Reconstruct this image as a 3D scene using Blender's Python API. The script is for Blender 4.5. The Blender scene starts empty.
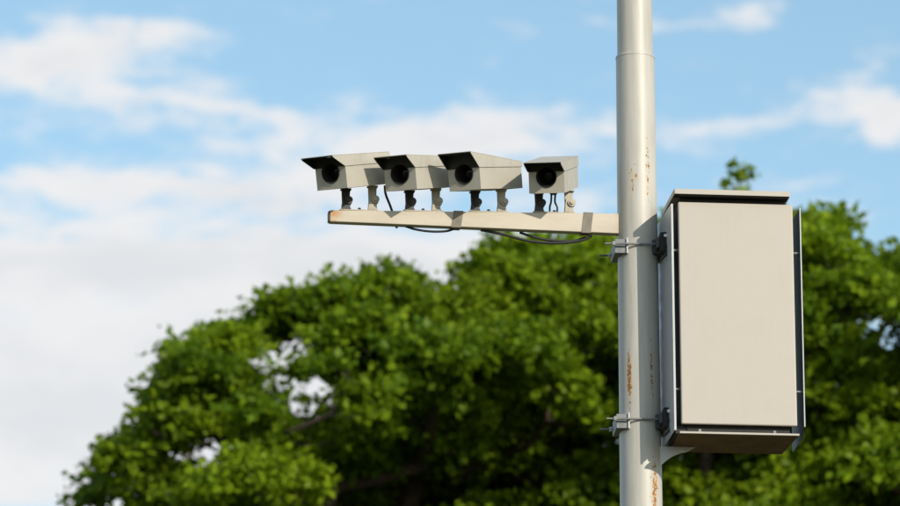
import bpy, bmesh, math, random
import numpy as np
from mathutils import Vector, Matrix

R = math.radians
scene = bpy.context.scene
col = scene.collection
random.seed(7)
rng = np.random.default_rng(11)

# ------------------------------------------------------------------ camera
PITCH = R(15.5)
EYE = 1.6
FPX = 5140.0                      # focal length in pixels of a 900 px wide picture (about 205 mm)
POLE_X, POLE_Y = 0.853, 22.5      # where the pole stands
cam = bpy.data.cameras.new('camera')
cam.sensor_width = 36.0
cam.lens = FPX / 900.0 * 36.0
cam.clip_start = 0.1
cam.clip_end = 6000
cam.dof.use_dof = True
cam.dof.focus_distance = 23.3
cam.dof.aperture_fstop = 3.5
cam_o = bpy.data.objects.new('camera', cam)
col.objects.link(cam_o)
cam_o.matrix_world = Matrix.Translation((0, 0, EYE)) @ Matrix.Rotation(R(90) + PITCH, 4, 'X') @ Matrix.Rotation(R(-0.2), 4, 'Z')
scene.camera = cam_o

# ------------------------------------------------------------------ light
SUN_AZ, SUN_EL = R(38), R(25.5)     # azimuth to the right of the viewer's back
scene.view_settings.view_transform = 'Standard'
scene.view_settings.look = 'None'
scene.view_settings.exposure = 0.35
scene.view_settings.gamma = 1.0
to_sun = Vector((math.sin(SUN_AZ) * math.cos(SUN_EL), -math.cos(SUN_AZ) * math.cos(SUN_EL), math.sin(SUN_EL)))
sun = bpy.data.lights.new('sun', 'SUN')
sun.energy = 3.4
sun.angle = R(0.5)
sun.color = (1.0, 0.90, 0.75)
sun_o = bpy.data.objects.new('sun', sun)
sun_o.rotation_euler = to_sun.to_track_quat('Z', 'Y').to_euler()
sun_o.location = (10, 5, 30)
col.objects.link(sun_o)


class NT:
    """small helper to write node trees as expressions"""
    def __init__(self, tree):
        self.t = tree

    def new(self, kind, **kw):
        n = self.t.nodes.new(kind)
        for k, v in kw.items():
            setattr(n, k, v)
        return n

    def put(self, sock, v):
        if isinstance(v, bpy.types.NodeSocket):
            self.t.links.new(v, sock)
        elif v is not None:
            sock.default_value = v

    def m(self, op, a, b=None, c=None, clamp=False):
        n = self.new('ShaderNodeMath', operation=op, use_clamp=clamp)
        for i, v in enumerate((a, b, c)):
            self.put(n.inputs[i], v)
        return n.outputs[0]

    def vm(self, op, a, b=None):
        n = self.new('ShaderNodeVectorMath', operation=op)
        self.put(n.inputs[0], a)
        if b is not None:
            self.put(n.inputs[1], b)
        return n.outputs[0]

    def noise(self, vec, scale, detail=3.0, rough=0.55, dist=0.0, out='Fac'):
        n = self.new('ShaderNodeTexNoise')
        self.put(n.inputs['Vector'], vec)
        n.inputs['Scale'].default_value = scale
        n.inputs['Detail'].default_value = detail
        n.inputs['Roughness'].default_value = rough
        n.inputs['Distortion'].default_value = dist
        return n.outputs[out]

    def ramp(self, v, a, b, lo=0.0, hi=1.0):
        n = self.new('ShaderNodeMapRange', interpolation_type='SMOOTHSTEP')
        self.put(n.inputs[0], v)
        for i, x in enumerate((a, b, lo, hi)):
            n.inputs[i + 1].default_value = x
        return n.outputs[0]

    def mix(self, f, a, b, mode='MIX'):
        n = self.new('ShaderNodeMix', data_type='RGBA', blend_type=mode)
        self.put(n.inputs[0], f)
        for s, v in ((n.inputs[6], a), (n.inputs[7], b)):
            if isinstance(v, tuple) and len(v) == 3:
                v = v + (1.0,)
            self.put(s, v)
        return n.outputs[2]

    def xyz(self, v):
        n = self.new('ShaderNodeSeparateXYZ')
        self.put(n.inputs[0], v)
        return n.outputs

    def comb(self, x, y, z):
        n = self.new('ShaderNodeCombineXYZ')
        for i, v in enumerate((x, y, z)):
            self.put(n.inputs[i], v)
        return n.outputs[0]


# ------------------------------------------------------------------ sky with clouds
world = bpy.data.worlds.new('World')
scene.world = world
world.use_nodes = True
W = NT(world.node_tree)
W.t.nodes.clear()
out = W.new('ShaderNodeOutputWorld')
bg = W.new('ShaderNodeBackground')
bg.inputs['Strength'].default_value = 0.15
W.t.links.new(bg.outputs[0], out.inputs[0])
sky = W.new('ShaderNodeTexSky', sky_type='NISHITA', sun_disc=False)
sky.sun_elevation = SUN_EL
sky.sun_rotation = math.pi - SUN_AZ
sky.air_density = 1.0
sky.dust_density = 0.6
sky.ozone_density = 1.4
tc = W.new('ShaderNodeTexCoord')
d = W.vm('NORMALIZE', tc.outputs['Generated'])
dx, dy, dz = W.xyz(d)
az = W.m('MULTIPLY', W.m('ARCTAN2', dx, dy), 180 / math.pi)      # degrees
el = W.m('MULTIPLY', W.m('ARCSINE', dz), 180 / math.pi)
# slanted, flattened noise space: clouds lie in long flat layers
st = W.vm('MULTIPLY', d, (1.0, 1.0, 2.8))
warp = W.noise(st, 40.0, 5.0, 0.6, 0.0, 'Color')
wx, wy, wz = W.xyz(W.vm('SUBTRACT', warp, (0.5, 0.5, 0.5)))
azw = W.m('ADD', az, W.m('MULTIPLY', wx, 2.4))
elw = W.m('ADD', el, W.m('MULTIPLY', wy, 1.0))
fine = W.noise(st, 70.0, 10.0, 0.68, 0.25)
broad = W.noise(st, 7.0, 4.0, 0.5, 0.0)


def blob(a0, e0, ra, re, amp):
    u = W.m('DIVIDE', W.m('SUBTRACT', azw, a0), ra)
    v = W.m('DIVIDE', W.m('SUBTRACT', elw, e0), re)
    r2 = W.m('ADD', W.m('MULTIPLY', u, u), W.m('MULTIPLY', v, v))
    return W.m('MULTIPLY', W.m('EXPONENT', W.m('MULTIPLY', r2, -1.0)), amp)


def px(x, y, rx, ry, amp):     # cloud banks given as bearings in degrees
    return blob((x - 450) / 86.6, 15.5 + (253 - y) / 89.7, rx / 86.6, ry / 89.7, amp)


clouds = [px(30, 66, 100, 38, 0.66), px(120, 45, 70, 18, 0.30), px(190, 36, 50, 11, 0.30), px(150, 104, 70, 12, 0.36), px(235, 114, 80, 12, 0.36),
          px(380, 138, 150, 22, 0.46), px(520, 142, 120, 26, 0.52), px(400, 185, 160, 22, 0.30), px(110, 188, 170, 22, 0.62), px(285, 200, 90, 16, 0.30),
          px(60, 258, 380, 36, 0.75), px(60, 400, 640, 130, 1.15), px(420, 262, 190, 30, 0.55), px(560, 195, 60, 18, 0.28), px(880, 115, 66, 30, 0.72),
          px(715, 22, 60, 13, 0.40), px(715, 120, 90, 10, 0.40), px(600, 28, 30, 9, 0.26), px(835, 190, 40, 8, 0.28), px(850, 222, 50, 9, 0.34), px(700, 200, 120, 14, 0.22),
          px(350, 150, 260, 40, 0.20), px(200, 95, 190, 34, 0.14), px(60, 60, 90, 40, 0.15), px(870, 118, 60, 24, 0.22), px(640, 30, 60, 14, 0.2)]
acc = clouds[0]
for c in clouds[1:]:
    acc = W.m('ADD', acc, c)
# everywhere else: scattered cloud, closing up towards the horizon
horizon = W.ramp(el, 12.5, 5.0, 0.0, 0.30)
beyond = W.m('MAXIMUM', W.ramp(el, 18.4, 23.0), W.ramp(W.m('ABSOLUTE', az), 5.6, 9.0))
patches = W.m('MAXIMUM', W.ramp(broad, 0.46, 0.66, 0.0, 0.62), W.ramp(W.noise(st, 15.0, 4.0, 0.5), 0.50, 0.68, 0.0, 0.5))
scatter = W.m('MULTIPLY', patches, W.m('MULTIPLY', beyond, W.ramp(el, 60.0, 25.0, 0.55, 1.0)))
acc = W.m('ADD', W.m('ADD', acc, horizon), scatter)
dens = W.m('ADD', acc, W.m('MULTIPLY', W.m('SUBTRACT', fine, 0.5), 1.75))
cover = W.ramp(dens, 0.08, 0.72, 0.0, 0.94)
thick = W.ramp(W.m('ADD', acc, W.m('MULTIPLY', W.m('SUBTRACT', W.noise(st, 34.0, 8.0, 0.6), 0.5), 2.2)), 0.45, 1.45)
ccol = W.mix(thick, (4.62, 4.57, 4.58), (4.05, 4.07, 4.15))
skyc = W.mix(1.0, sky.outputs[0], (0.97, 1.025, 0.915), 'MULTIPLY')
W.put(bg.inputs['Color'], W.mix(cover, skyc, ccol))

# ------------------------------------------------------------------ materials
MATS = {}


def material(name):
    m = bpy.data.materials.new(name)
    m.use_nodes = True
    n = NT(m.node_tree)
    b = m.node_tree.nodes['Principled BSDF']
    MATS[name] = m
    return n, b


def coords(n):
    return n.new('ShaderNodeTexCoord').outputs['Object']


def bump(n, b, height, strength=0.2, dist=0.004):
    k = n.new('ShaderNodeBump')
    k.inputs['Strength'].default_value = strength
    k.inputs['Distance'].default_value = dist
    n.put(k.inputs['Height'], height)
    n.put(b.inputs['Normal'], k.outputs[0])


def painted(name, base, dirt, rough=0.5, rust=0.0, scale=6.0):
    n, b = material(name)
    o = coords(n)
    a = n.noise(o, scale, 5.0, 0.6)
    streak = n.noise(n.vm('MULTIPLY', o, (1.0, 1.0, 0.12)), scale * 5, 4.0, 0.6)
    f = n.m('MULTIPLY', n.ramp(a, 0.35, 0.75), n.ramp(streak, 0.3, 0.8), clamp=True)
    c = n.mix(f, base, dirt)
    if rust > 0:
        rn = n.noise(o, 30.0, 6.0, 0.7)
        rf = n.ramp(rn, 0.70 - rust * 0.1, 0.74 - rust * 0.1)
        c = n.mix(rf, c, (0.22, 0.085, 0.025))
    n.put(b.inputs['Base Color'], c)
    n.put(b.inputs['Roughness'], n.ramp(n.noise(o, scale * 3, 3.0), 0.2, 0.8, rough - 0.08, rough + 0.1))
    bump(n, b, n.noise(o, 90.0, 3.0), 0.06, 0.002)
    return MATS[name]


painted('cabinet_paint', (0.400, 0.372, 0.335), (0.380, 0.350, 0.312), 0.45)
painted('camera_paint', (0.43, 0.41, 0.36), (0.34, 0.32, 0.27), 0.5, 0.0, 9.0)
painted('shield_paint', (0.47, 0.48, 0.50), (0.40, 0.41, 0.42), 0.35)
painted('bracket_paint', (0.40, 0.37, 0.30), (0.22, 0.19, 0.14), 0.6, 0.6, 25.0)


def plain(name, c, rough=0.6, metal=0.0, var=0.25, scale=30.0):
    n, b = material(name)
    o = coords(n)
    dk = tuple(x * (1 - var) for x in c)
    n.put(b.inputs['Base Color'], n.mix(n.ramp(n.noise(o, scale, 5.0, 0.6), 0.3, 0.7), c, dk))
    b.inputs['Roughness'].default_value = rough
    b.inputs['Metallic'].default_value = metal
    bump(n, b, n.noise(o, scale * 4, 3.0), 0.08, 0.002)
    return MATS[name]


plain('dark_frame', (0.022, 0.020, 0.019), 0.8)
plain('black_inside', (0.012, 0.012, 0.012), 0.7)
plain('black_rubber', (0.018, 0.018, 0.019), 0.55)
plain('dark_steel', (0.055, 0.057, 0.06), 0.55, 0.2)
plain('galvanised', (0.19, 0.20, 0.21), 0.55, 0.3)
plain('zinc_bolt', (0.62, 0.62, 0.60), 0.35, 0.7)
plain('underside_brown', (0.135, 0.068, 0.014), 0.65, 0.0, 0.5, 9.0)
plain('strap_grey', (0.20, 0.175, 0.145), 0.7)
plain('concrete', (0.34, 0.33, 0.31), 0.85, 0.0, 0.3, 6.0)
plain('bark', (0.055, 0.038, 0.026), 0.9, 0.0, 0.5, 12.0)

n, b = material('lens_glass')
b.inputs['Base Color'].default_value = (0.008, 0.009, 0.011, 1)
b.inputs['Specular IOR Level'].default_value = 0.2
b.inputs['Roughness'].default_value = 0.06

# beam: pale paint, rust creeping in from both ends and in flecks
n, b = material('beam_paint')
o = coords(n)
ox, oy, oz = n.xyz(o)
nz = n.noise(o, 14.0, 6.0, 0.65)
ends = n.m('MAXIMUM', n.ramp(ox, -1.34, -1.40), n.ramp(ox, -0.115, -0.09))
fl = n.m('MULTIPLY', ends, n.ramp(nz, 0.36, 0.62))
sp = n.ramp(n.noise(o, 45.0, 5.0, 0.7), 0.70, 0.76)
c = n.mix(n.ramp(n.noise(n.vm('MULTIPLY', o, (0.35, 1, 1)), 9.0, 5.0), 0.35, 0.7), (0.48, 0.435, 0.365), (0.41, 0.365, 0.295))
c = n.mix(fl, c, (0.42, 0.19, 0.05))
c = n.mix(n.m('MULTIPLY', sp, 0.7), c, (0.20, 0.08, 0.03))
n.put(b.inputs['Base Color'], c)
b.inputs['Roughness'].default_value = 0.55
bump(n, b, nz, 0.08, 0.003)

# pole: cream paint with flaking rust where it has been hit and drained
n, b = material('pole_paint')
o = coords(n)
ox, oy, oz = n.xyz(o)
ang = n.m('ARCTAN2', ox, n.m('MULTIPLY', oy, -1.0))       # 0 faces the viewer, + to the right
cyl = n.comb(n.m('MULTIPLY', ang, 0.092), 0.0, oz)
flk = n.noise(n.vm('MULTIPLY', cyl, (1.0, 1.0, 0.55)), 75.0, 5.0, 0.65, 0.4)


def patch(a0, z0, ra, rz, amp):
    u = n.m('DIVIDE', n.m('SUBTRACT', ang, a0), ra)
    v = n.m('DIVIDE', n.m('SUBTRACT', oz, z0), rz)
    r2 = n.m('ADD', n.m('MULTIPLY', u, u), n.m('MULTIPLY', v, v))
    return n.m('MULTIPLY', n.m('EXPONENT', n.m('MULTIPLY', r2, -1.0)), amp)


pt = [patch(-0.55, 7.23, 0.17, 0.18, 0.36), patch(-0.28, 8.16, 0.36, 0.12, 0.21), patch(0.55, 8.20, 0.18, 0.22, 0.24),
      patch(0.70, 6.74, 0.22, 0.22, 0.255), patch(-0.06, 6.93, 0.12, 0.05, 0.17), patch(-0.52, 7.52, 0.14, 0.10, 0.15),
      patch(0.60, 7.28, 0.14, 0.20, 0.27), patch(0.15, 8.755, 1.4, 0.012, 0.12), patch(0.5, 6.45, 0.3, 0.3, 0.2)]
s_ = pt[0]
for q in pt[1:]:
    s_ = n.m('ADD', s_, q)
fade = n.m('SUBTRACT', n.m('ADD', flk, s_), 0.0)
rf = n.ramp(fade, 0.745, 0.79)
halo = n.ramp(n.m('ADD', n.noise(cyl, 22.0, 3.0), n.m('MULTIPLY', s_, 1.5)), 0.72, 0.98, 0.0, 0.5)
grime = n.noise(n.vm('MULTIPLY', cyl, (1.0, 1.0, 0.08)), 40.0, 4.0, 0.6)
c = n.mix(n.ramp(grime, 0.35, 0.75), (0.452, 0.442, 0.408), (0.385, 0.372, 0.335))
c = n.mix(halo, c, (0.50, 0.36, 0.19))
c = n.mix(rf, c, n.mix(n.ramp(n.noise(cyl, 120.0, 4.0), 0.35, 0.65), (0.40, 0.19, 0.045), (0.15, 0.06, 0.02)))
n.put(b.inputs['Base Color'], c)
n.put(b.inputs['Roughness'], n.m('ADD', n.m('MULTIPLY', rf, 0.35), 0.45))
bump(n, b, n.m('SUBTRACT', n.noise(cyl, 30.0, 4.0), rf), 0.10, 0.003)

# leaves: diffuse plus light shining through; each leaf has a tint of its own
n, b = material('leaves')
at = n.new('ShaderNodeAttribute', attribute_name='tint')
t = at.outputs['Fac']
g = n.mix(n.ramp(t, 0.0, 1.0), (0.060, 0.130, 0.009), (0.205, 0.305, 0.011))
big = n.noise(coords(n), 0.9, 3.0)
g = n.mix(n.ramp(big, 0.35, 0.7, 0.0, 0.55), g, (0.200, 0.262, 0.009))
n.put(b.inputs['Base Color'], g)
b.inputs['Roughness'].default_value = 0.45
b.inputs['Specular IOR Level'].default_value = 0.12
tr = n.new('ShaderNodeBsdfTranslucent')
n.put(tr.inputs[0], n.mix(0.5, g, (0.24, 0.39, 0.010)))
ms = n.new('ShaderNodeMixShader')
ms.inputs[0].default_value = 0.40
mo = [k for k in n.t.nodes if k.type == 'OUTPUT_MATERIAL'][0]
n.t.links.new(b.outputs[0], ms.inputs[1])
n.t.links.new(tr.outputs[0], ms.inputs[2])
n.t.links.new(ms.outputs[0], mo.inputs[0])

n, b = material('grass_ground')
o = coords(n)
g = n.mix(n.ramp(n.noise(o, 0.35, 6.0, 0.6), 0.35, 0.65), (0.075, 0.085, 0.022), (0.16, 0.125, 0.06))
g = n.mix(n.ramp(n.noise(o, 9.0, 4.0, 0.7), 0.3, 0.75, 0.0, 0.6), g, (0.045, 0.06, 0.014))
n.put(b.inputs['Base Color'], g)
b.inputs['Roughness'].default_value = 0.9
bump(n, b, n.noise(o, 14.0, 5.0, 0.7), 0.7, 0.05)


# ------------------------------------------------------------------ mesh helpers
def link(name, verts, faces, mat, parent=None, smooth=False, bevel=0.0, seg=2):
    me = bpy.data.meshes.new(name)
    me.from_pydata([tuple(v) for v in verts], [], faces)
    bm = bmesh.new()
    bm.from_mesh(me)
    bmesh.ops.recalc_face_normals(bm, faces=bm.faces)
    bm.to_mesh(me)
    bm.free()
    if smooth:
        for p in me.polygons:
            p.use_smooth = True
    me.materials.append(MATS[mat])
    ob = bpy.data.objects.new(name, me)
    col.objects.link(ob)
    if parent is not None:
        ob.parent = parent
    if bevel > 0:
        md = ob.modifiers.new('bevel', 'BEVEL')
        md.width = bevel
        md.segments = seg
        md.limit_method = 'ANGLE'
        md.angle_limit = R(35)
    if smooth:
        md = ob.modifiers.new('split', 'EDGE_SPLIT')
        md.split_angle = R(40)
    return ob


class MB:
    def __init__(self):
        self.v, self.f = [], []

    def add(self, vs, fs):
        k = len(self.v)
        self.v += [Vector(v) for v in vs]
        self.f += [tuple(i + k for i in q) for q in fs]
        return self

    def box(self, x0, x1, y0, y1, z0, z1, M=None):
        vs = [Vector((x, y, z)) for z in (z0, z1) for y in (y0, y1) for x in (x0, x1)]
        if M is not None:
            vs = [M @ v for v in vs]
        return self.add(vs, [(0, 2, 3, 1), (4, 5, 7, 6), (0, 1, 5, 4), (2, 6, 7, 3), (0, 4, 6, 2), (1, 3, 7, 5)])

    def prism(self, pts, vec, M=None):
        vec = Vector(vec)
        k = len(pts)
        vs = [Vector(p) for p in pts] + [Vector(p) + vec for p in pts]
        if M is not None:
            vs = [M @ v for v in vs]
        return self.add(vs, [tuple(range(k)), tuple(range(2 * k - 1, k - 1, -1))] +
                        [(i, (i + 1) % k, k + (i + 1) % k, k + i) for i in range(k)])

    def tube(self, path, rad, seg=12, caps=True):
        path = [Vector(p) for p in path]
        rad = rad if isinstance(rad, (list, tuple)) else [rad] * len(path)
        vs, fs = [], []
        ref = None
        for i, p in enumerate(path):
            tdir = (path[min(i + 1, len(path) - 1)] - path[max(i - 1, 0)]).normalized()
            if ref is None:
                ref = tdir.orthogonal().normalized()
            ref = (ref - tdir * ref.dot(tdir)).normalized()
            bi = tdir.cross(ref)
            for k in range(seg):
                a = 2 * math.pi * k / seg
                vs.append(p + (ref * math.cos(a) + bi * math.sin(a)) * rad[i])
        for i in range(len(path) - 1):
            for k in range(seg):
                k2 = (k + 1) % seg
                fs.append((i * seg + k, i * seg + k2, (i + 1) * seg + k2, (i + 1) * seg + k))
        if caps:
            fs.append(tuple(range(seg - 1, -1, -1)))
            q = (len(path) - 1) * seg
            fs.append(tuple(range(q, q + seg)))
        return self.add(vs, fs)

    def build(self, name, mat, parent=None, **kw):
        return link(name, self.v, self.f, mat, parent, **kw)


def empty(name, loc, rz=0.0, label=None, cat=None, group=None):
    e = bpy.data.objects.new(name, None)
    e.empty_display_size = 0.2
    e.location = loc
    e.rotation_euler = (0, 0, rz)
    col.objects.link(e)
    tag(e, label, cat, group)
    return e


def tag(o, label=None, cat=None, group=None, kind=None):
    for k, v in (('label', label), ('category', cat), ('group', group), ('kind', kind)):
        if v:
            o[k] = v
    return o


def spline(pts, n=8):
    """Catmull-Rom through the points"""
    P = [Vector(p) for p in pts]
    P = [P[0] * 2 - P[1]] + P + [P[-1] * 2 - P[-2]]
    res = []
    for i in range(1, len(P) - 2):
        for k in range(n):
            t = k / n
            a, b_, c_, d_ = P[i - 1:i + 3]
            res.append(0.5 * ((2 * b_) + (c_ - a) * t + (2 * a - 5 * b_ + 4 * c_ - d_) * t * t + (3 * b_ - a - 3 * c_ + d_) * t ** 3))
    res.append(P[-2])
    return res


# ------------------------------------------------------------------ ground
gm = MB()
N = 24
half = 1500.0
for j in range(N + 1):
    for i in range(N + 1):
        gm.v.append(Vector(((i / N - 0.5) * 2 * half, (j / N - 0.5) * 2 * half, 0)))
gm.f = [(j * (N + 1) + i, j * (N + 1) + i + 1, (j + 1) * (N + 1) + i + 1, (j + 1) * (N + 1) + i) for j in range(N) for i in range(N)]
tag(gm.build('ground', 'grass_ground'), kind='structure')

# ------------------------------------------------------------------ pole
YAW = R(8.5)                      # the equipment is turned a little about the pole
pole = empty('steel_pole', (POLE_X, POLE_Y, 0), 0, 'tall cream steel pole with rust flecks carrying the beam and cabinet', 'pole')


def prad(z):
    return 0.1166 - z * 0.00322


ZJ = 8.76                        # the step where the thinner top section begins
b_ = MB()
zs = [0.05 + (ZJ - 0.05) * i / 30 for i in range(31)]
b_.tube([(0, 0, z) for z in zs], [prad(z) for z in zs], 64)
b_.build('lower_shaft', 'pole_paint', pole, smooth=True)
b_ = MB()
b_.tube([(0, 0, ZJ + 0.0005), (0, 0, ZJ + 0.010), (0, 0, ZJ + 0.013)], [prad(ZJ) + 0.0015, prad(ZJ) + 0.0005, prad(ZJ) - 0.004], 64)
b_.build('weld_ring', 'pole_paint', pole, smooth=True)
b_ = MB()
zs = [ZJ + 0.014 + 2.6 * i / 8 for i in range(9)]
b_.tube([(0, 0, z) for z in zs], [0.0818 - (z - ZJ) * 0.003 for z in zs], 64)
b_.build('upper_shaft', 'pole_paint', pole, smooth=True)
b_ = MB()
b_.tube([(0, 0, ZJ + 2.615), (0, 0, ZJ + 2.63), (0, 0, ZJ + 2.66)], [0.078, 0.078, 0.05], 32)
b_.build('cap', 'galvanised', pole, smooth=True)
b_ = MB()
b_.box(-0.21, 0.21, -0.21, 0.21, 0.022, 0.049)
b_.build('base_plate', 'galvanised', pole, bevel=0.004)
for sx in (-1, 1):
    for sy in (-1, 1):
        MB().tube([(sx * 0.16, sy * 0.16, 0.050), (sx * 0.16, sy * 0.16, 0.085)], 0.017, 6).build('anchor_bolt', 'zinc_bolt', pole)
MB().box(-0.4, 0.4, -0.4, 0.4, -0.3, 0.021).build('footing', 'concrete', pole, bevel=0.01)

# ------------------------------------------------------------------ beam
BZ = 7.966                        # height of the beam's middle line
BX1, BX0 = -0.087, -1.412
H1, H0 = 0.047, 0.0265            # half heights at the pole and at the tip
BD = 0.024                        # half depth
beam = empty('camera_beam', (POLE_X, POLE_Y, BZ), YAW, 'tapered cream steel beam projecting from the pole under the cameras', 'beam')


def bm_(x):                      # the middle line droops a little towards the tip
    return -0.014 * (BX1 - x) / (BX1 - BX0)


def bh(x):
    return H0 + (H1 - H0) * (x - BX0) / (BX1 - BX0)


b_ = MB()
b_.prism([(BX0, -BD, bm_(BX0) - H0), (BX1, -BD, -H1), (BX1, -BD, H1), (BX0, -BD, bm_(BX0) + H0)], (0, 2 * BD, 0))
b_.build('tapered_arm', 'beam_paint', beam, bevel=0.003)
b_ = MB()
b_.box(BX0 - 0.006, BX0 - 0.0005, -BD + 0.003, BD - 0.003, bm_(BX0) - H0 + 0.003, bm_(BX0) + H0 - 0.003)
b_.build('end_cap', 'black_rubber', beam, bevel=0.001)
b_ = MB()
b_.box(BX1 + 0.0005, BX1 + 0.012, -BD - 0.005, BD + 0.005, -H1 - 0.004, H1 + 0.004)
b_.build('mounting_plate', 'beam_paint', beam, bevel=0.002)
for xs in (-0.832, -0.236):
    b_ = MB()
    w, lean = 0.022, 0.006
    hh = bh(xs) + 0.002
    e = BD + 0.002
    for (ya, yb, za, zb) in ((-e, -BD - 0.0004, -hh, hh), (BD + 0.0004, e, -hh, hh), (-e, e, hh, hh + 0.0016), (-e, e, -hh - 0.0016, -hh)):
        b_.prism([(xs - w - lean, ya, za), (xs + w - lean, ya, za), (xs + w + lean, ya, zb), (xs - w + lean, ya, zb)] if zb - za > 0.01 else
                 [(xs - w + math.copysign(lean, za), ya, za), (xs + w + math.copysign(lean, za), ya, za), (xs + w + math.copysign(lean, za), ya, zb), (xs - w + math.copysign(lean, za), ya, zb)],
                 (0, yb - ya, 0))
    for v in b_.v:
        v.z += bm_(xs)
    b_.build('strap', 'strap_grey', beam)

# ------------------------------------------------------------------ box cameras


def local_to_world(x, y, z=0.0, yaw=YAW):
    return Vector((POLE_X + x * math.cos(yaw) - y * math.sin(yaw), POLE_Y + x * math.sin(yaw) + y * math.cos(yaw), z))


def box_camera(xm, yaw, pitch, shift, rise, roof, label, leg_span=0.121, lift=0.0, L=0.36, ov=0.08, roll=R(4)):
    """one housing on its two jointed legs; xm is the place on the beam"""
    top = bh(xm) + bm_(xm)
    base = local_to_world(xm, 0, BZ + top + 0.0005)
    e = empty('surveillance_camera', base, YAW, label, 'camera', 'box cameras in a row on the beam')
    Wd = 0.163
    hw = Wd / 2
    ze = 0.098                                            # eave height above the housing floor
    zf, zr = ze + roof[0], ze + roof[1]                   # roof height at front and rear
    # body frame: -Y is forward
    M = Matrix.Translation((0, 0, 0.107 + lift)) @ Matrix.Rotation(yaw - YAW, 4, 'Z') @ Matrix.Translation((shift[0], shift[1], rise)) @ \
        Matrix.Rotation(pitch, 4, 'X') @ Matrix.Rotation(roll, 4, 'Y')
    yf, yb = -L / 2, L / 2
    # housing with a round opening in its front wall
    vs, fs = [], []
    cz, rad, NS = 0.074, 0.0475, 40
    zt = zf - 0.004

    def ztop(y):
        return zt + (zr - 0.004 - zt) * (y - yf) / L
    ring_o, ring_i, ring_b = [], [], []
    for k in range(NS):
        a = 2 * math.pi * (k + 0.5) / NS
        ca, sa = math.cos(a), math.sin(a)
        s = min(hw / abs(ca) if abs(ca) > 1e-6 else 9, (zt - cz if sa > 0 else cz) / abs(sa) if abs(sa) > 1e-6 else 9)
        ring_o.append((ca * s, yf, cz + sa * s))
        ring_i.append((ca * rad, yf, cz + sa * rad))
    # snap the nearest outer points to the true corners
    for corner in ((hw, 0), (-hw, 0), (hw, zt), (-hw, zt)):
        j = min(range(NS), key=lambda q: (ring_o[q][0] - corner[0]) ** 2 + (ring_o[q][2] - corner[1]) ** 2)
        ring_o[j] = (corner[0], yf, corner[1])
    rear = [(p[0], yb, min(p[2], ztop(yb)) if p[2] > cz else p[2]) for p in ring_o]
    rear = [(p[0], p[1], p[2] * (ztop(yb) / zt) if p[2] > 0 else p[2]) for p in ring_o]
    rear = [(p[0], yb, p[2]) for p in rear]
    vs = ring_o + ring_i + rear
    for k in range(NS):
        k2 = (k + 1) % NS
        fs.append((k, k2, NS + k2, NS + k))
        fs.append((k, 2 * NS + k, 2 * NS + k2, k2))
    fs.append(tuple(range(2 * NS, 3 * NS)))
    link('housing', [M @ Vector(v) for v in vs], fs, 'camera_paint', e)
    # lens barrel, rim and glass
    lens_v, lens_f = [], []
    prof = [(0.0475, 0.001), (0.0475, -0.004), (0.0445, -0.004), (0.042, 0.0), (0.039, 0.06), (0.0, 0.06)]
    for (r_, yy) in prof:
        for k in range(NS):
            a = 2 * math.pi * (k + 0.5) / NS
            lens_v.append(M @ Vector((r_ * math.cos(a), yf + yy, cz + r_ * math.sin(a))))
    for i in range(len(prof) - 1):
        for k in range(NS):
            k2 = (k + 1) % NS
            lens_f.append((i * NS + k, i * NS + k2, (i + 1) * NS + k2, (i + 1) * NS + k))
    lens = link('lens_barrel', lens_v, lens_f, 'black_inside', e, smooth=True)
    gv = [M @ Vector((0, yf + 0.038, cz))]
    for rr, yy in ((0.013, 0.039), (0.025, 0.043), (0.032, 0.048)):
        gv += [M @ Vector((rr * math.cos(2 * math.pi * k / 24), yf + yy, cz + rr * math.sin(2 * math.pi * k / 24))) for k in range(24)]
    gf = [(0, 1 + k, 1 + (k + 1) % 24) for k in range(24)]
    for i in range(2):
        gf += [(1 + i * 24 + k, 1 + i * 24 + (k + 1) % 24, 1 + (i + 1) * 24 + (k + 1) % 24, 1 + (i + 1) * 24 + k) for k in range(24)]
    link('glass', gv, gf, 'lens_glass', lens, smooth=True)
    # added black panel painting in the shade under the hood, notched round the lens
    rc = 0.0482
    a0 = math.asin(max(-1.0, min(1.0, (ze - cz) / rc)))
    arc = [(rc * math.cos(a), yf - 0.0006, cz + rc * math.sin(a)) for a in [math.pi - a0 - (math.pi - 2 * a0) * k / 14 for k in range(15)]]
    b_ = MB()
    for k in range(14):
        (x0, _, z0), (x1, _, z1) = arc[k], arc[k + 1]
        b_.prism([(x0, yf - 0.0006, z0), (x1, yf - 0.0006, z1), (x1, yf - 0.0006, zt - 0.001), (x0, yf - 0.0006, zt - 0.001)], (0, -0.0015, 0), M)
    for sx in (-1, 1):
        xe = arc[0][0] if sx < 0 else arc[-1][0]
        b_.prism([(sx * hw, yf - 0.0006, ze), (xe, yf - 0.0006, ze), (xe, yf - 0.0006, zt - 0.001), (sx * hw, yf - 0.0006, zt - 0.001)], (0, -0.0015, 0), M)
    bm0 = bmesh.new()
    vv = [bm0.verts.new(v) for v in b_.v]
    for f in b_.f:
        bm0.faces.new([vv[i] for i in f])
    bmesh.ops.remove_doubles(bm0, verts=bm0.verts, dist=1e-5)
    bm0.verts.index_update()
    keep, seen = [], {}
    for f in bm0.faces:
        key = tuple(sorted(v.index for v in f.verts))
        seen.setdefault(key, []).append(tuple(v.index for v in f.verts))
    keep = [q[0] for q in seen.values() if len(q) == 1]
    link('shade_panel', [v.co.copy() for v in bm0.verts], keep, 'black_inside', e)
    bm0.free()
    # sheet hood: roof, two cheeks cut back at the front, and a rear lip
    t_ = 0.0025
    xo = hw + 0.004
    slope = (zr - zf) / L
    zff = zf - slope * ov
    yr = yb + 0.006
    zrr = zr + slope * 0.006
    b_ = MB()
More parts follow.
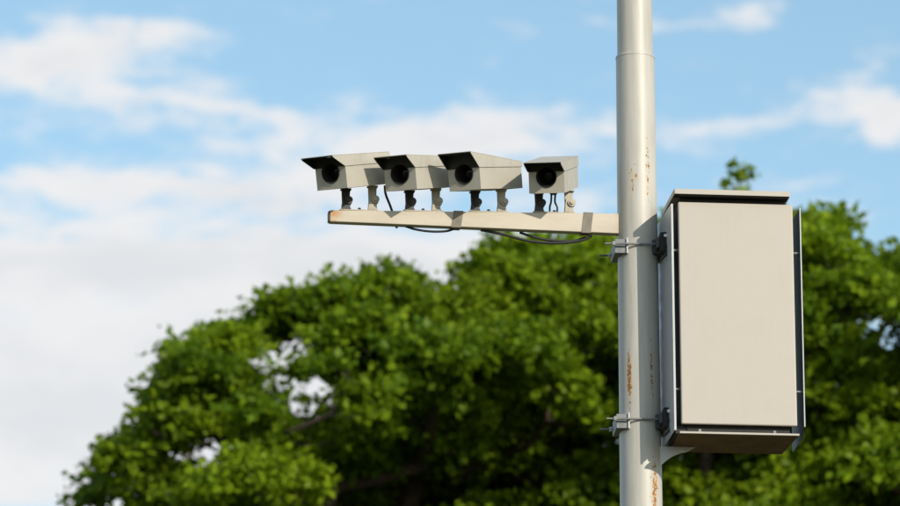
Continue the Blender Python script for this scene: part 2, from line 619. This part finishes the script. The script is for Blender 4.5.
    b_.prism([(-xo, yf - ov, zff), (-xo, yr, zrr), (-xo, yr, zrr + t_), (-xo, yf - ov, zff + t_)], (2 * xo, 0, 0), M)
    b_.build('hood', 'camera_paint', e)
    hood = e.children[-1]
    for s in (-1, 1):
        b_ = MB()
        x0 = s * (xo - t_)
        b_.prism([(x0, yf - ov, zff - 0.0006), (x0, yf - ov + 0.006, zff - 0.008), (x0, yf - 0.006, ze), (x0, yr, ze), (x0, yr, zrr - 0.0006)],
                 (s * t_, 0, 0), M)
        b_.build('cheek', 'camera_paint', hood)
    b_ = MB()
    b_.box(-xo + t_, xo - t_, yr - t_, yr - 0.0004, zrr - 0.022, zrr - 0.0008, M)
    b_.build('rear_lip', 'camera_paint', hood)
    # black sheets painting in the shade under the projecting part of the hood
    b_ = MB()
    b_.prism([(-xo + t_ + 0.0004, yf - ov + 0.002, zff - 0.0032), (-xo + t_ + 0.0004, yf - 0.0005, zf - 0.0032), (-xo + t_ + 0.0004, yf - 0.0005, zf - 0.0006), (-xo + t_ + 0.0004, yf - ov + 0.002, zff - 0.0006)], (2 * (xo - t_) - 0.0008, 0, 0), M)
    b_.build('shade_sheet', 'black_inside', hood)
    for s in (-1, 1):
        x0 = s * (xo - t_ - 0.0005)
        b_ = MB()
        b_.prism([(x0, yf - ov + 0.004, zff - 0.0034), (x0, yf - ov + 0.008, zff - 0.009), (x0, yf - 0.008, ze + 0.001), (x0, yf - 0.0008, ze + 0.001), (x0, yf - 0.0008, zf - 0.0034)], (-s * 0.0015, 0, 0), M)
        b_.build('cheek_shade', 'black_inside', hood)
    # base plate on the beam and two jointed legs
    b_ = MB()
    b_.box(-leg_span / 2 - 0.03, leg_span / 2 + 0.03, -0.02, 0.02, 0.0, 0.005)
    b_.build('base_plate', 'bracket_paint', e, bevel=0.001)
    b_ = MB()
    b_.tube([(0.0, -0.012, 0.0052), (0.0, -0.012, 0.014)], 0.007, 6)
    b_.build('bolt', 'dark_steel', e)
    Mi = M.inverted()
    for s in (-1, 1):
        x0 = s * leg_span / 2
        # where the housing floor is above this leg
        A, B = Mi @ Vector((x0, 0, 0)), Mi @ Vector((x0, 0, 1))
        h = -A.z / (B.z - A.z)
        leg = MB()
        leg.box(x0 - 0.022, x0 + 0.022, -0.019, 0.019, 0.0055, 0.011)
        leg.prism([(x0 - 0.020, -0.012, 0.011), (x0 + 0.020, -0.012, 0.011), (x0 + 0.017, -0.012, h * 0.62), (x0 - 0.014, -0.012, h * 0.62)], (0, 0.008, 0))
        leg.prism([(x0 - 0.020, 0.006, 0.011), (x0 + 0.020, 0.006, 0.011), (x0 + 0.017, 0.006, h * 0.62), (x0 - 0.014, 0.006, h * 0.62)], (0, 0.008, 0))
        leg.prism([(x0 - 0.017, -0.004, h * 0.30), (x0 + 0.016, -0.004, h * 0.30), (x0 + 0.020, -0.004, h - 0.004), (x0 - 0.020, -0.004, h - 0.004)], (0, 0.010, 0))
        leg.box(x0 - 0.024, x0 + 0.024, -0.016, 0.016, h - 0.010, h - 0.004)
        lg = leg.build('leg', 'dark_steel' if s < 0 else 'bracket_paint', e, bevel=0.001)  # left leg and knuckle are set darker than the right ones
        b_ = MB()
        b_.tube([(x0 + 0.012, -0.020, h * 0.45), (x0 + 0.012, 0.022, h * 0.45)], 0.018, 20)
        b_.tube([(x0 + 0.012, -0.027, h * 0.45), (x0 + 0.012, -0.0203, h * 0.45)], 0.010, 6)
        b_.build('knuckle', 'dark_steel' if s < 0 else 'bracket_paint', lg)
    return e, M


cam_x = [-1.277, -0.987, -0.687, -0.385]
specs = [
    dict(yaw=R(-34), pitch=R(16.5), shift=(0.0, -0.035), rise=0.0, roof=(0.050, 0.046), ov=0.10, label='box camera with a hood at the tip of the beam, farthest from the pole'),
    dict(yaw=R(-31), pitch=R(15.5), shift=(0.0, -0.01), rise=0.0, roof=(0.054, 0.040), ov=0.078, label='box camera second from the tip of the beam, partly behind a taller one'),
    dict(yaw=R(-31), pitch=R(14.5), shift=(0.0, -0.015), rise=0.0, roof=(0.062, 0.022), ov=0.078, L=0.385, label='box camera with the highest hood, third from the tip of the beam'),
    dict(yaw=R(-12), pitch=R(20.0), shift=(0.0, 0.01), rise=0.008, roof=(0.046, 0.043), ov=0.095, leg_span=0.137, roll=R(2), label='box camera nearest the pole, turned most towards the viewer'),
]
cams = [box_camera(x, **s) for x, s in zip(cam_x, specs)]

# ------------------------------------------------------------------ cables


def cable(pts, r, label):
    """pts in the beam's turned frame, z absolute"""
    P = [local_to_world(p[0], p[1], p[2]) for p in pts]
    org = P[0].copy()
    b_ = MB()
    b_.tube(spline([p - org for p in P], 8), r, 8)
    o_ = b_.build('cable', 'black_rubber', smooth=True)
    o_.location = org
    tag(o_, label, 'cable', 'black cables on the beam')
    return o_


zb = BZ
cable([(-1.155, 0.035, zb + 0.155), (-1.150, 0.040, zb + 0.115), (-1.13, 0.036, zb + 0.06), (-1.118, 0.032, zb + 0.02), (-1.11, 0.031, zb - 0.02), (-1.10, 0.030, zb - 0.045)], 0.0055, 'short black cable dropping from the tip camera behind the beam')
cable([(-1.07, 0.012, zb - 0.038), (-1.02, 0.008, zb - 0.054), (-0.95, 0.006, zb - 0.062), (-0.88, 0.006, zb - 0.058), (-0.84, 0.008, zb - 0.044)], 0.0055, 'small black cable loop under the beam below the second camera')
cable([(-0.72, 0.01, zb - 0.045), (-0.62, 0.006, zb - 0.063), (-0.50, 0.005, zb - 0.090), (-0.38, 0.005, zb - 0.096), (-0.27, 0.006, zb - 0.082), (-0.21, 0.008, zb - 0.055)], 0.0065, 'longest black cable sagging under the beam near the pole')
cable([(-0.54, 0.018, zb - 0.048), (-0.48, 0.018, zb - 0.066), (-0.40, 0.018, zb - 0.080), (-0.30, 0.018, zb - 0.080), (-0.235, 0.016, zb - 0.060)], 0.006, 'short black cable tucked above the long one near the pole')
for k, (xa, xe) in enumerate(((-0.394, -0.402), (-0.376, -0.368))):
    cable([(xa, 0.008, zb + 0.137), (xa - 0.002, 0.008, zb + 0.10), (xe, 0.008, zb + 0.075), (xe, 0.010, zb + bh(xe) + 0.008)], 0.0045,
          ('left' if k == 0 else 'right') + ' one of two thin cables between the legs of the camera nearest the pole')
g_ = MB()
g_.tube([(0, 0, 0), (0, 0, 0.012), (0, 0, 0.022)], [0.016, 0.022, 0.022], 16)
gl = g_.build('cable_gland', 'black_rubber', smooth=True)
gl.location = local_to_world(-0.385, 0.008, BZ + 0.136)
tag(gl, 'black round cable gland under the camera nearest the pole', 'cable gland')

# ------------------------------------------------------------------ cabinet
# frame: x to the right, y away, z up; the origin is the front left bottom edge of the door
CW, CH, CD = 0.522, 1.028, 0.335
CZ = 6.972
# door's left edge, measured from the pole axis
cab_pos = Vector((POLE_X + 0.174, POLE_Y - 0.275, CZ))
cab = empty('equipment_cabinet', cab_pos, R(6.2), 'large cream metal cabinet with overhanging roof mounted beside the pole', 'cabinet')
b_ = MB()
b_.box(0.010, CW - 0.026, 0.022, CD, 0.0, CH + 0.0215)
b_.build('case', 'dark_frame', cab, bevel=0.004)
b_ = MB()
b_.box(0, CW, 0.0, 0.020, 0.0, CH)
b_.build('door', 'cabinet_paint', cab, bevel=0.006, seg=3)
# roof: slab with a turned-down front edge, left open underneath
b_ = MB()
fx0, fx1, fy0, fy1 = -0.020, CW - 0.022, -0.040, CD + 0.02
zr0 = CH + 0.028
b_.box(fx0, fx1, fy0, fy1, zr0, zr0 + 0.004)
rf_ = b_.build('roof', 'cabinet_paint', cab)
b_ = MB()
b_.box(fx0, fx1, fy0 - 0.003, fy0 - 0.0004, zr0 - 0.003, zr0 + 0.020)
b_.build('front_rim', 'cabinet_paint', rf_)
b_ = MB()
b_.box(fx0 - 0.003, fx0 - 0.0004, fy0, fy1, zr0 - 0.004, zr0 + 0.020)
b_.build('side_rim', 'cabinet_paint', rf_)
b_ = MB()
b_.box(fx1 + 0.0004, fx1 + 0.003, fy0, fy1, zr0 - 0.004, zr0 + 0.020)
b_.build('side_rim', 'cabinet_paint', rf_)
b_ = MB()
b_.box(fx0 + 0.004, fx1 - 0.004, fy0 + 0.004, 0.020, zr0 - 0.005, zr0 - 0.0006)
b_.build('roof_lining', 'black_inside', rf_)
# sheet shields standing off both sides
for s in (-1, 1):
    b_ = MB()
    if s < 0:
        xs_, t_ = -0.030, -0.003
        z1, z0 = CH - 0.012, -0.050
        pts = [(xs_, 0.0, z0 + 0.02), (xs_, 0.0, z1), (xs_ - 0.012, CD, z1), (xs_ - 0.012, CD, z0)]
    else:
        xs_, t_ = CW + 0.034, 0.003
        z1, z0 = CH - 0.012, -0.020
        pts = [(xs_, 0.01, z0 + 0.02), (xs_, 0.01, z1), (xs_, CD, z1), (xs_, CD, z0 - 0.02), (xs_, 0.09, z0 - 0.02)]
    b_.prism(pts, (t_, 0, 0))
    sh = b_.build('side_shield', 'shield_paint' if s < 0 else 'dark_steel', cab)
    b_ = MB()
    if s < 0:
        b_.box(xs_ - 0.003, xs_ + 0.006, -0.0035, -0.0005, z0 + 0.02, z1)
    else:
        b_.box(xs_ - 0.002, xs_ + 0.003, 0.0065, 0.0095, z0 + 0.02, z1)
    b_.build('folded_edge', 'shield_paint', sh)
    for zz in (0.165, CH - 0.22):
        xa, xb = (xs_ + 0.0005, 0.0095) if s < 0 else (CW - 0.0095, xs_ - 0.0005)
        b_ = MB()
        b_.tube([(xa, 0.03, zz), (xb, 0.03, zz)], 0.006, 10)
        b_.build('spacer', 'galvanised', sh)
# bottom: shadow gap, front lip and brown underside tray
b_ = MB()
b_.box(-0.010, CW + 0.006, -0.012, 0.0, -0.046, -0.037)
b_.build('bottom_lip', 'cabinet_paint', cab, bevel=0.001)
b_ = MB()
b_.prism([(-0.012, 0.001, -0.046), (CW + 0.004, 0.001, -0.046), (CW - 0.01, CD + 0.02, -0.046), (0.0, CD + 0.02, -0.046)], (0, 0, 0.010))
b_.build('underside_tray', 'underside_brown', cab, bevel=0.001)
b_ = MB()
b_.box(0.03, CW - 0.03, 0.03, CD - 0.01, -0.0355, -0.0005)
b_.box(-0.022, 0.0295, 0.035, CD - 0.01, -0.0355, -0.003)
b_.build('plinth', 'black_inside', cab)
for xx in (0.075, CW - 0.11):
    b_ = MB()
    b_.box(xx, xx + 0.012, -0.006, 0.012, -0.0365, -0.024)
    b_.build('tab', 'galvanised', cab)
# gusset plate carrying the cabinet on the pole
b_ = MB()
gx = -0.105
gp = [(gx, 0.245, -0.047), (gx, 0.245, -0.185)]
for k in range(7):
    a = k / 6
    gp.append((gx + 0.01 + 0.155 * a, 0.245, -0.175 + 0.125 * a + 0.018 * math.sin(math.pi * a) - 0.02 * a * a))
gp.append((0.10, 0.245, -0.047))
b_.prism(gp, (0, 0.008, 0))
b_.build('gusset', 'shield_paint', cab)

# ------------------------------------------------------------------ clamps joining cabinet and pole


def pole_clamp(z, label, rods):
    r = prad(z)
    e = empty('pole_clamp', (POLE_X, POLE_Y, z), R(4), label, 'clamp', 'clamps around the pole')
    hz = 0.033
    # left saddle: block with a V facing the pole
    b_ = MB()
    b_.prism([(-r - 0.022, -0.085, -hz), (-r + 0.030, -0.085, -hz), (-r + 0.034, -0.062, -hz), (-r + 0.004, -0.03, -hz), (-r - 0.001, 0.0, -hz),
              (-r + 0.004, 0.03, -hz), (-r + 0.034, 0.062, -hz), (-r + 0.030, 0.085, -hz), (-r - 0.022, 0.085, -hz)], (0, 0, 2 * hz))
    b_.build('saddle', 'galvanised', e, bevel=0.002)
    b_ = MB()
    b_.box(-r + 0.0305, -r + 0.038, -0.094, -0.075, -hz - 0.002, hz + 0.004)
    b_.build('saddle_lip', 'shield_paint', e)
    # right saddle, bolted to the cabinet's side rail
    b_ = MB()
    b_.prism([(r + 0.024, -0.088, -hz), (r - 0.030, -0.088, -hz), (r - 0.034, -0.062, -hz), (r - 0.004, -0.03, -hz), (r + 0.001, 0.0, -hz),
              (r - 0.004, 0.03, -hz), (r - 0.034, 0.062, -hz), (r - 0.030, 0.085, -hz), (r + 0.024, 0.085, -hz)], (0, 0, 2 * hz))
    b_.build('saddle', 'dark_steel', e, bevel=0.002)
    b_ = MB()
    b_.box(r - 0.006, r + 0.030, -0.170, -0.0885, -hz - 0.010, hz + 0.012)
    b_.build('channel', 'dark_frame', e, bevel=0.002)
    b_ = MB()
    b_.box(r - 0.022, r - 0.0065, -0.150, -0.100, -0.022, 0.026)
    b_.build('jaw', 'dark_steel', e, bevel=0.003)
    b_ = MB()
    b_.tube(spline([(r + 0.016, -0.178, -0.012), (r + 0.026, -0.180, -0.03), (r + 0.022, -0.180, -0.056), (r - 0.004, -0.165, -0.085)], 6), 0.006, 8)
    b_.build('bonding_lead', 'black_rubber', e, smooth=True)
    for sy, x0 in zip((-1, 1), rods):
        b_ = MB()
        b_.tube([(-r - x0, sy * 0.1015, 0.006), (r - (0.0225 if sy < 0 else 0.0), sy * 0.1015, 0.006)], 0.0045, 10)
        rd = b_.build('threaded_rod', 'galvanised', e, smooth=True)
        b_ = MB()
        b_.tube([(-r - 0.034, sy * 0.1015, 0.006), (-r - 0.0225, sy * 0.1015, 0.006)], 0.011, 6)
        b_.build('nut', 'zinc_bolt', rd)
    b_ = MB()
    b_.tube([(r + 0.016, -0.1705, 0.026), (r + 0.016, -0.180, 0.026)], 0.008, 6)
    b_.build('bolt', 'zinc_bolt', e)
    return e


pole_clamp(7.845, 'upper metal clamp gripping the pole just under the beam', (0.068, 0.075))
pole_clamp(7.030, 'lower metal clamp gripping the pole beside the cabinet bottom', (0.068, 0.080))

# ------------------------------------------------------------------ trees
CP, SP = math.cos(PITCH), math.sin(PITCH)


def el_of(y):                    # elevation of a picture row
    return PITCH + math.atan((253 - y) / FPX)


OUT = np.array([(-20, 640), (40, 560), (68, 520), (82, 492), (104, 464), (125, 440), (140, 415), (158, 372), (172, 350), (192, 338), (215, 332), (238, 330), (262, 303),
                (300, 290), (340, 283), (385, 271), (405, 277), (430, 291), (452, 296), (470, 268), (490, 254), (512, 244), (560, 239), (600, 242),
                (650, 232), (690, 215), (720, 205), (760, 208), (795, 226), (815, 220), (838, 215), (850, 242), (866, 258), (900, 262), (960, 258), (1040, 290), (1120, 380), (1190, 520)], float)
HOLES = [(288, 400, 13, 12), (300, 352, 12, 5), (213, 455, 20, 11), (262, 368, 9, 7), (312, 420, 10, 6), (330, 392, 8, 7), (880, 335, 16, 15), (835, 395, 9, 8), (700, 470, 9, 9)]


def project(P):
    dp = P[:, 1] * CP + (P[:, 2] - EYE) * SP
    return 450 + FPX * P[:, 0] / dp, 253 - FPX * (-P[:, 1] * SP + (P[:, 2] - EYE) * CP) / dp


def sample_pads(tx, ty, rx, ry, zlow, count, ybias, crest):
    """boughs spread through the crown, each a lobe whose skin is made of small leafy pads"""
    boughs, pads, tries = [], [], 0
    while len(boughs) < count and tries < 40000:
        tries += 1
        x = tx + rng.uniform(-rx, rx)
        y = ty + rng.uniform(-ry, ry)
        rb = rng.uniform(0.30, 0.78)
        if len(boughs) > 110:
            rb *= 0.6
        first = tries <= len(crest)
        if first:                      # the boughs that make the skyline
            cpx, rb = crest[tries - 1]
            y = ty - 0.3 + rng.uniform(-0.25, 0.25)
            x = (cpx - 450) / FPX * (y * CP + 11.3 * SP)
        q = ((x - tx) / rx) ** 2 + ((y - ty) / ry) ** 2
        if q > 1 and not first:
            continue
        rz = rb * rng.uniform(0.55, 0.8)
        dp = y * CP + 11.3 * SP
        cx = 450 + FPX * x / dp
        half_px = rb * 70
        ytop = max(np.interp(cx + k * half_px, OUT[:, 0], OUT[:, 1]) - (0, 6, 12)[abs(k)] for k in (-2, -1, 0, 1, 2)) if rb > 0.5 else np.interp(cx, OUT[:, 0], OUT[:, 1])
        ztop = EYE + y * math.tan(el_of(ytop)) - rz * 0.95
        zl = zlow + 2.0 * min(q, 1.0)
        if not first:
            ztop -= 1.3 * ((y - ty + ybias) / ry) ** 2 * rng.uniform(0.2, 1.0)
        if ztop < zl:
            continue
        z = ztop - (0.0 if first else (ztop - zl) * rng.uniform() ** 1.7)
        if not first and any(((x - k[0]) ** 2 + (y - k[1]) ** 2 + ((z - k[2]) * 1.35) ** 2) ** 0.5 < (0.66 if len(boughs) < 80 else 0.48) * (rb + k[3]) for k in boughs):
            continue
        tone = rng.normal() * 0.16
        boughs.append((x, y, z, rb))
        n_p = int(26 * (rb / 0.6) ** 2 * (1.0 if z > 10.0 else 0.3)) + 3
        for _ in range(n_p):
            v = rng.normal(size=3)
            v /= np.linalg.norm(v)
            if v[2] < -0.25:
                v[2] = abs(v[2])
            f = rng.uniform(0.62, 1.0)
            r = rng.uniform(0.12, 0.24)
            p = np.array([x + v[0] * rb * f, y + v[1] * rb * f, z + v[2] * rz * f])
            hx, hy = project(p[None, :])
            if hy[0] - r * 70 < np.interp(hx[0], OUT[:, 0], OUT[:, 1]) - 5:
                continue
            if any(((hx[0] - a) / (ra + r * 82)) ** 2 + ((hy[0] - b2) / (rb2 + r * 74)) ** 2 < 1 for a, b2, ra, rb2 in HOLES):
                continue
            pads.append((p[0], p[1], p[2], r, tone))
    return boughs, pads


def skeleton(tx, ty, pads, trunk_h, lean):
    nodes = [Vector((tx, ty, 0.0))]
    parent = [-1]
    for k in range(1, 9):
        a = k / 8
        nodes.append(Vector((tx + lean[0] * a + random.uniform(-.05, .05), ty + lean[1] * a + random.uniform(-.05, .05), trunk_h * a)))
        parent.append(len(nodes) - 2)
    top = nodes[-1]
    order = sorted(range(len(pads)), key=lambda i: (0 if len(pads[i]) == 4 else 100) + (Vector(pads[i][:3]) - top).length)
    ends = []
    arr = np.array([tuple(v) for v in nodes])
    for i in order:
        p = Vector(pads[i][:3])
        dd = np.linalg.norm(arr - np.array(p), axis=1) + 1.2 * np.maximum(0, arr[:, 2] - p.z + 0.10)
        dd[:5] += 50
        j = int(dd.argmin())
        a = nodes[j]
        L = (p - a).length
        steps = max(2, int(L / 0.35))
        prev = j
        for s in range(1, steps + 1):
            t = s / steps
            q = a.lerp(p, t)
            q.z += -0.10 * L * math.sin(math.pi * t) * 0.6
            if s < steps:
                q += Vector((random.uniform(-1, 1), random.uniform(-1, 1), random.uniform(-1, 1))) * 0.035
            nodes.append(q)
            parent.append(prev)
            prev = len(nodes) - 1
        arr = np.array([tuple(v) for v in nodes])
        ends.append(prev)
    cnt = [0] * len(nodes)
    for e in ends:
        k = e
        while k >= 0:
            cnt[k] += 1
            k = parent[k]
    rad = [0.0045 * max(c, 1) ** 0.52 for c in cnt]
    for k in range(9):
        rad[k] = max(rad[k], rad[8]) * (1.0 + 0.35 * (1 - k / 8) ** 2)
    return nodes, parent, rad


def leaf_mesh(name, centres, dirs, sizes, tints, parent):
    """one folded pointed leaf of four triangles per centre"""
    n_ = len(centres)
    d_ = dirs / np.linalg.norm(dirs, axis=1, keepdims=True)
    nr = rng.normal(size=(n_, 3)) * 0.75 + np.array([0.15, -0.15, 0.9])
    side = np.cross(d_, nr)
    side /= np.linalg.norm(side, axis=1, keepdims=True) + 1e-9
    up = np.cross(side, d_)
    L = sizes[:, None]
    w = L * rng.uniform(0.30, 0.42, (n_, 1))
    base = centres - d_ * L * 0.5
    tip = centres + d_ * L * 0.5 - up * L * 0.10
    mid = centres - up * L * 0.06
    le = centres + side * w - d_ * L * 0.05 + up * L * 0.05
    ri = centres - side * w - d_ * L * 0.05 + up * L * 0.05
    V = np.stack([base, le, tip, ri, mid], 1).reshape(-1, 3)
    k = (np.arange(n_) * 5)[:, None]
    F = np.concatenate([k + np.array([[0, 4, 1]]), k + np.array([[1, 4, 2]]), k + np.array([[2, 4, 3]]), k + np.array([[3, 4, 0]])], 1).reshape(-1)
    me = bpy.data.meshes.new(name)
    nt = n_ * 4
    me.vertices.add(len(V))
    me.vertices.foreach_set('co', V.astype(np.float32).ravel())
    me.loops.add(nt * 3)
    me.loops.foreach_set('vertex_index', F.astype(np.int32))
    me.polygons.add(nt)
    me.polygons.foreach_set('loop_start', np.arange(0, nt * 3, 3, dtype=np.int32))
    me.update(calc_edges=True)
    at_ = me.attributes.new('tint', 'FLOAT', 'FACE')
    at_.data.foreach_set('value', np.repeat(tints, 4).astype(np.float32))
    me.materials.append(MATS['leaves'])
    ob = bpy.data.objects.new(name, me)
    col.objects.link(ob)
    ob.parent = parent
    return ob


def tree(tx, ty, label, crown, trunk_h, lean, extra=()):
    boughs, pads = crown
    e = empty('broadleaf_tree', (tx, ty, 0), 0, label, 'tree', 'trees behind the pole')
    org = np.array([tx, ty, 0.0])
    nodes, parent, rad = skeleton(tx, ty, boughs + pads + list(extra), trunk_h, lean)
    b_ = MB()
    for i, p in enumerate(parent):
        if p < 0:
            continue
        r0, r1 = min(rad[p], rad[i] * 1.35) if i > 8 else rad[p], rad[i]
        b_.tube([nodes[p] - Vector(org), nodes[i] - Vector(org)], [r0, r1], 5 if r1 < 0.05 else 10, caps=False)
    me = bpy.data.meshes.new('trunk')
    me.from_pydata([tuple(v) for v in b_.v], [], b_.f)
    for p in me.polygons:
        p.use_smooth = True
    me.materials.append(MATS['bark'])
    tr_ = bpy.data.objects.new('trunk', me)
    col.objects.link(tr_)
    tr_.parent = e
    C, D, S, T = [], [], [], []
    for (x, y, z, r, tone) in pads + list(extra):
        vis = z > 10.3
        nt_ = max(2, int((12 if vis else 5) * (0.55 if y > ty + 0.5 else 1.0) * (r / 0.18) ** 2))
        c0 = np.array([x, y, z])
        for _ in range(nt_):
            v = rng.normal(size=3)
            v /= np.linalg.norm(v)
            if v[2] < -0.35:
                v[2] *= -0.6
            rr = r * rng.uniform(0.25, 1.0) ** 0.5
            tp = c0 + v * rr * np.array([1.1, 1.1, 0.82])
            # a spray: leaves set along a short twig that points outwards
            k = rng.integers(9, 15)
            ax = v + rng.normal(size=3) * 0.45
            ax /= np.linalg.norm(ax)
            along = rng.uniform(-0.13, 0.13, (k, 1))
            off = ax * along + rng.normal(size=(k, 3)) * np.array([0.034, 0.034, 0.024])
            C.append(tp + off)
            D.append(ax * 0.7 + rng.normal(size=(k, 3)) * 0.6 + np.array([0, 0, -0.25]))
            S.append(rng.uniform(0.046, 0.108, k) * (1.0 if vis else 1.5))
            T.append(np.clip(rng.normal(0.45 + tone, 0.24, k), 0, 1))
    C = np.concatenate(C) - org
    D = np.concatenate(D)
    S = np.concatenate(S)
    leaf_mesh('crown', C, D, S, np.concatenate(T), e)
    print('tree', len(boughs), 'boughs', len(pads), 'pads', len(C), 'leaves')
    return e


def shoot(points, ty):            # a leafy shoot given by picture column and row
    r_ = []
    for (x, y, r) in points:
        z = EYE + ty * math.tan(el_of(y))
        dp = ty * CP + (z - EYE) * SP
        r_.append(((x - 450) / FPX * dp, ty, z, r, 0.0))
    return r_


p1 = sample_pads(-1.35, 42.0, 2.6, 2.3, 4.2, 230, 0.6, [(92, .22), (118, .28), (150, .30), (185, .34), (228, .34), (268, .36), (308, .40), (350, .40), (388, .34), (425, .36)])
tree(-1.35, 42.0, 'leafy green tree left of the pole, sloping down to the left edge', p1, 6.5, (0.15, 0.1),
     shoot([(88, 492, 0.12), (105, 476, 0.15), (150, 408, 0.13), (180, 352, 0.16), (386, 281, 0.14), (235, 345, 0.16)], 41.6))
p2 = sample_pads(1.35, 43.6, 2.15, 2.4, 4.2, 230, 0.5, [(470, .28), (496, .30), (526, .34), (566, .38), (605, .40), (655, .45), (705, .45), (755, .40)])
tree(1.35, 43.6, 'leafy green tree behind the pole, rising above the beam end', p2, 6.8, (0.1, -0.1),
     shoot([(484, 262, 0.12), (515, 255, 0.14), (741, 170, 0.055), (743, 178, 0.07), (739, 186, 0.07), (741, 196, 0.07), (740, 208, 0.10)], 43.0))
p3 = sample_pads(3.9, 42.4, 2.15, 2.3, 4.2, 210, 0.5, [(800, .28), (830, .24), (862, .30), (898, .36), (945, .42), (1000, .42)])
tree(3.9, 42.4, 'leafy green tree right of the cabinet at the right edge', p3, 6.2, (-0.15, 0.1),
     shoot([(812, 226, 0.10), (829, 220, 0.10), (834, 236, 0.12)], 42.0))
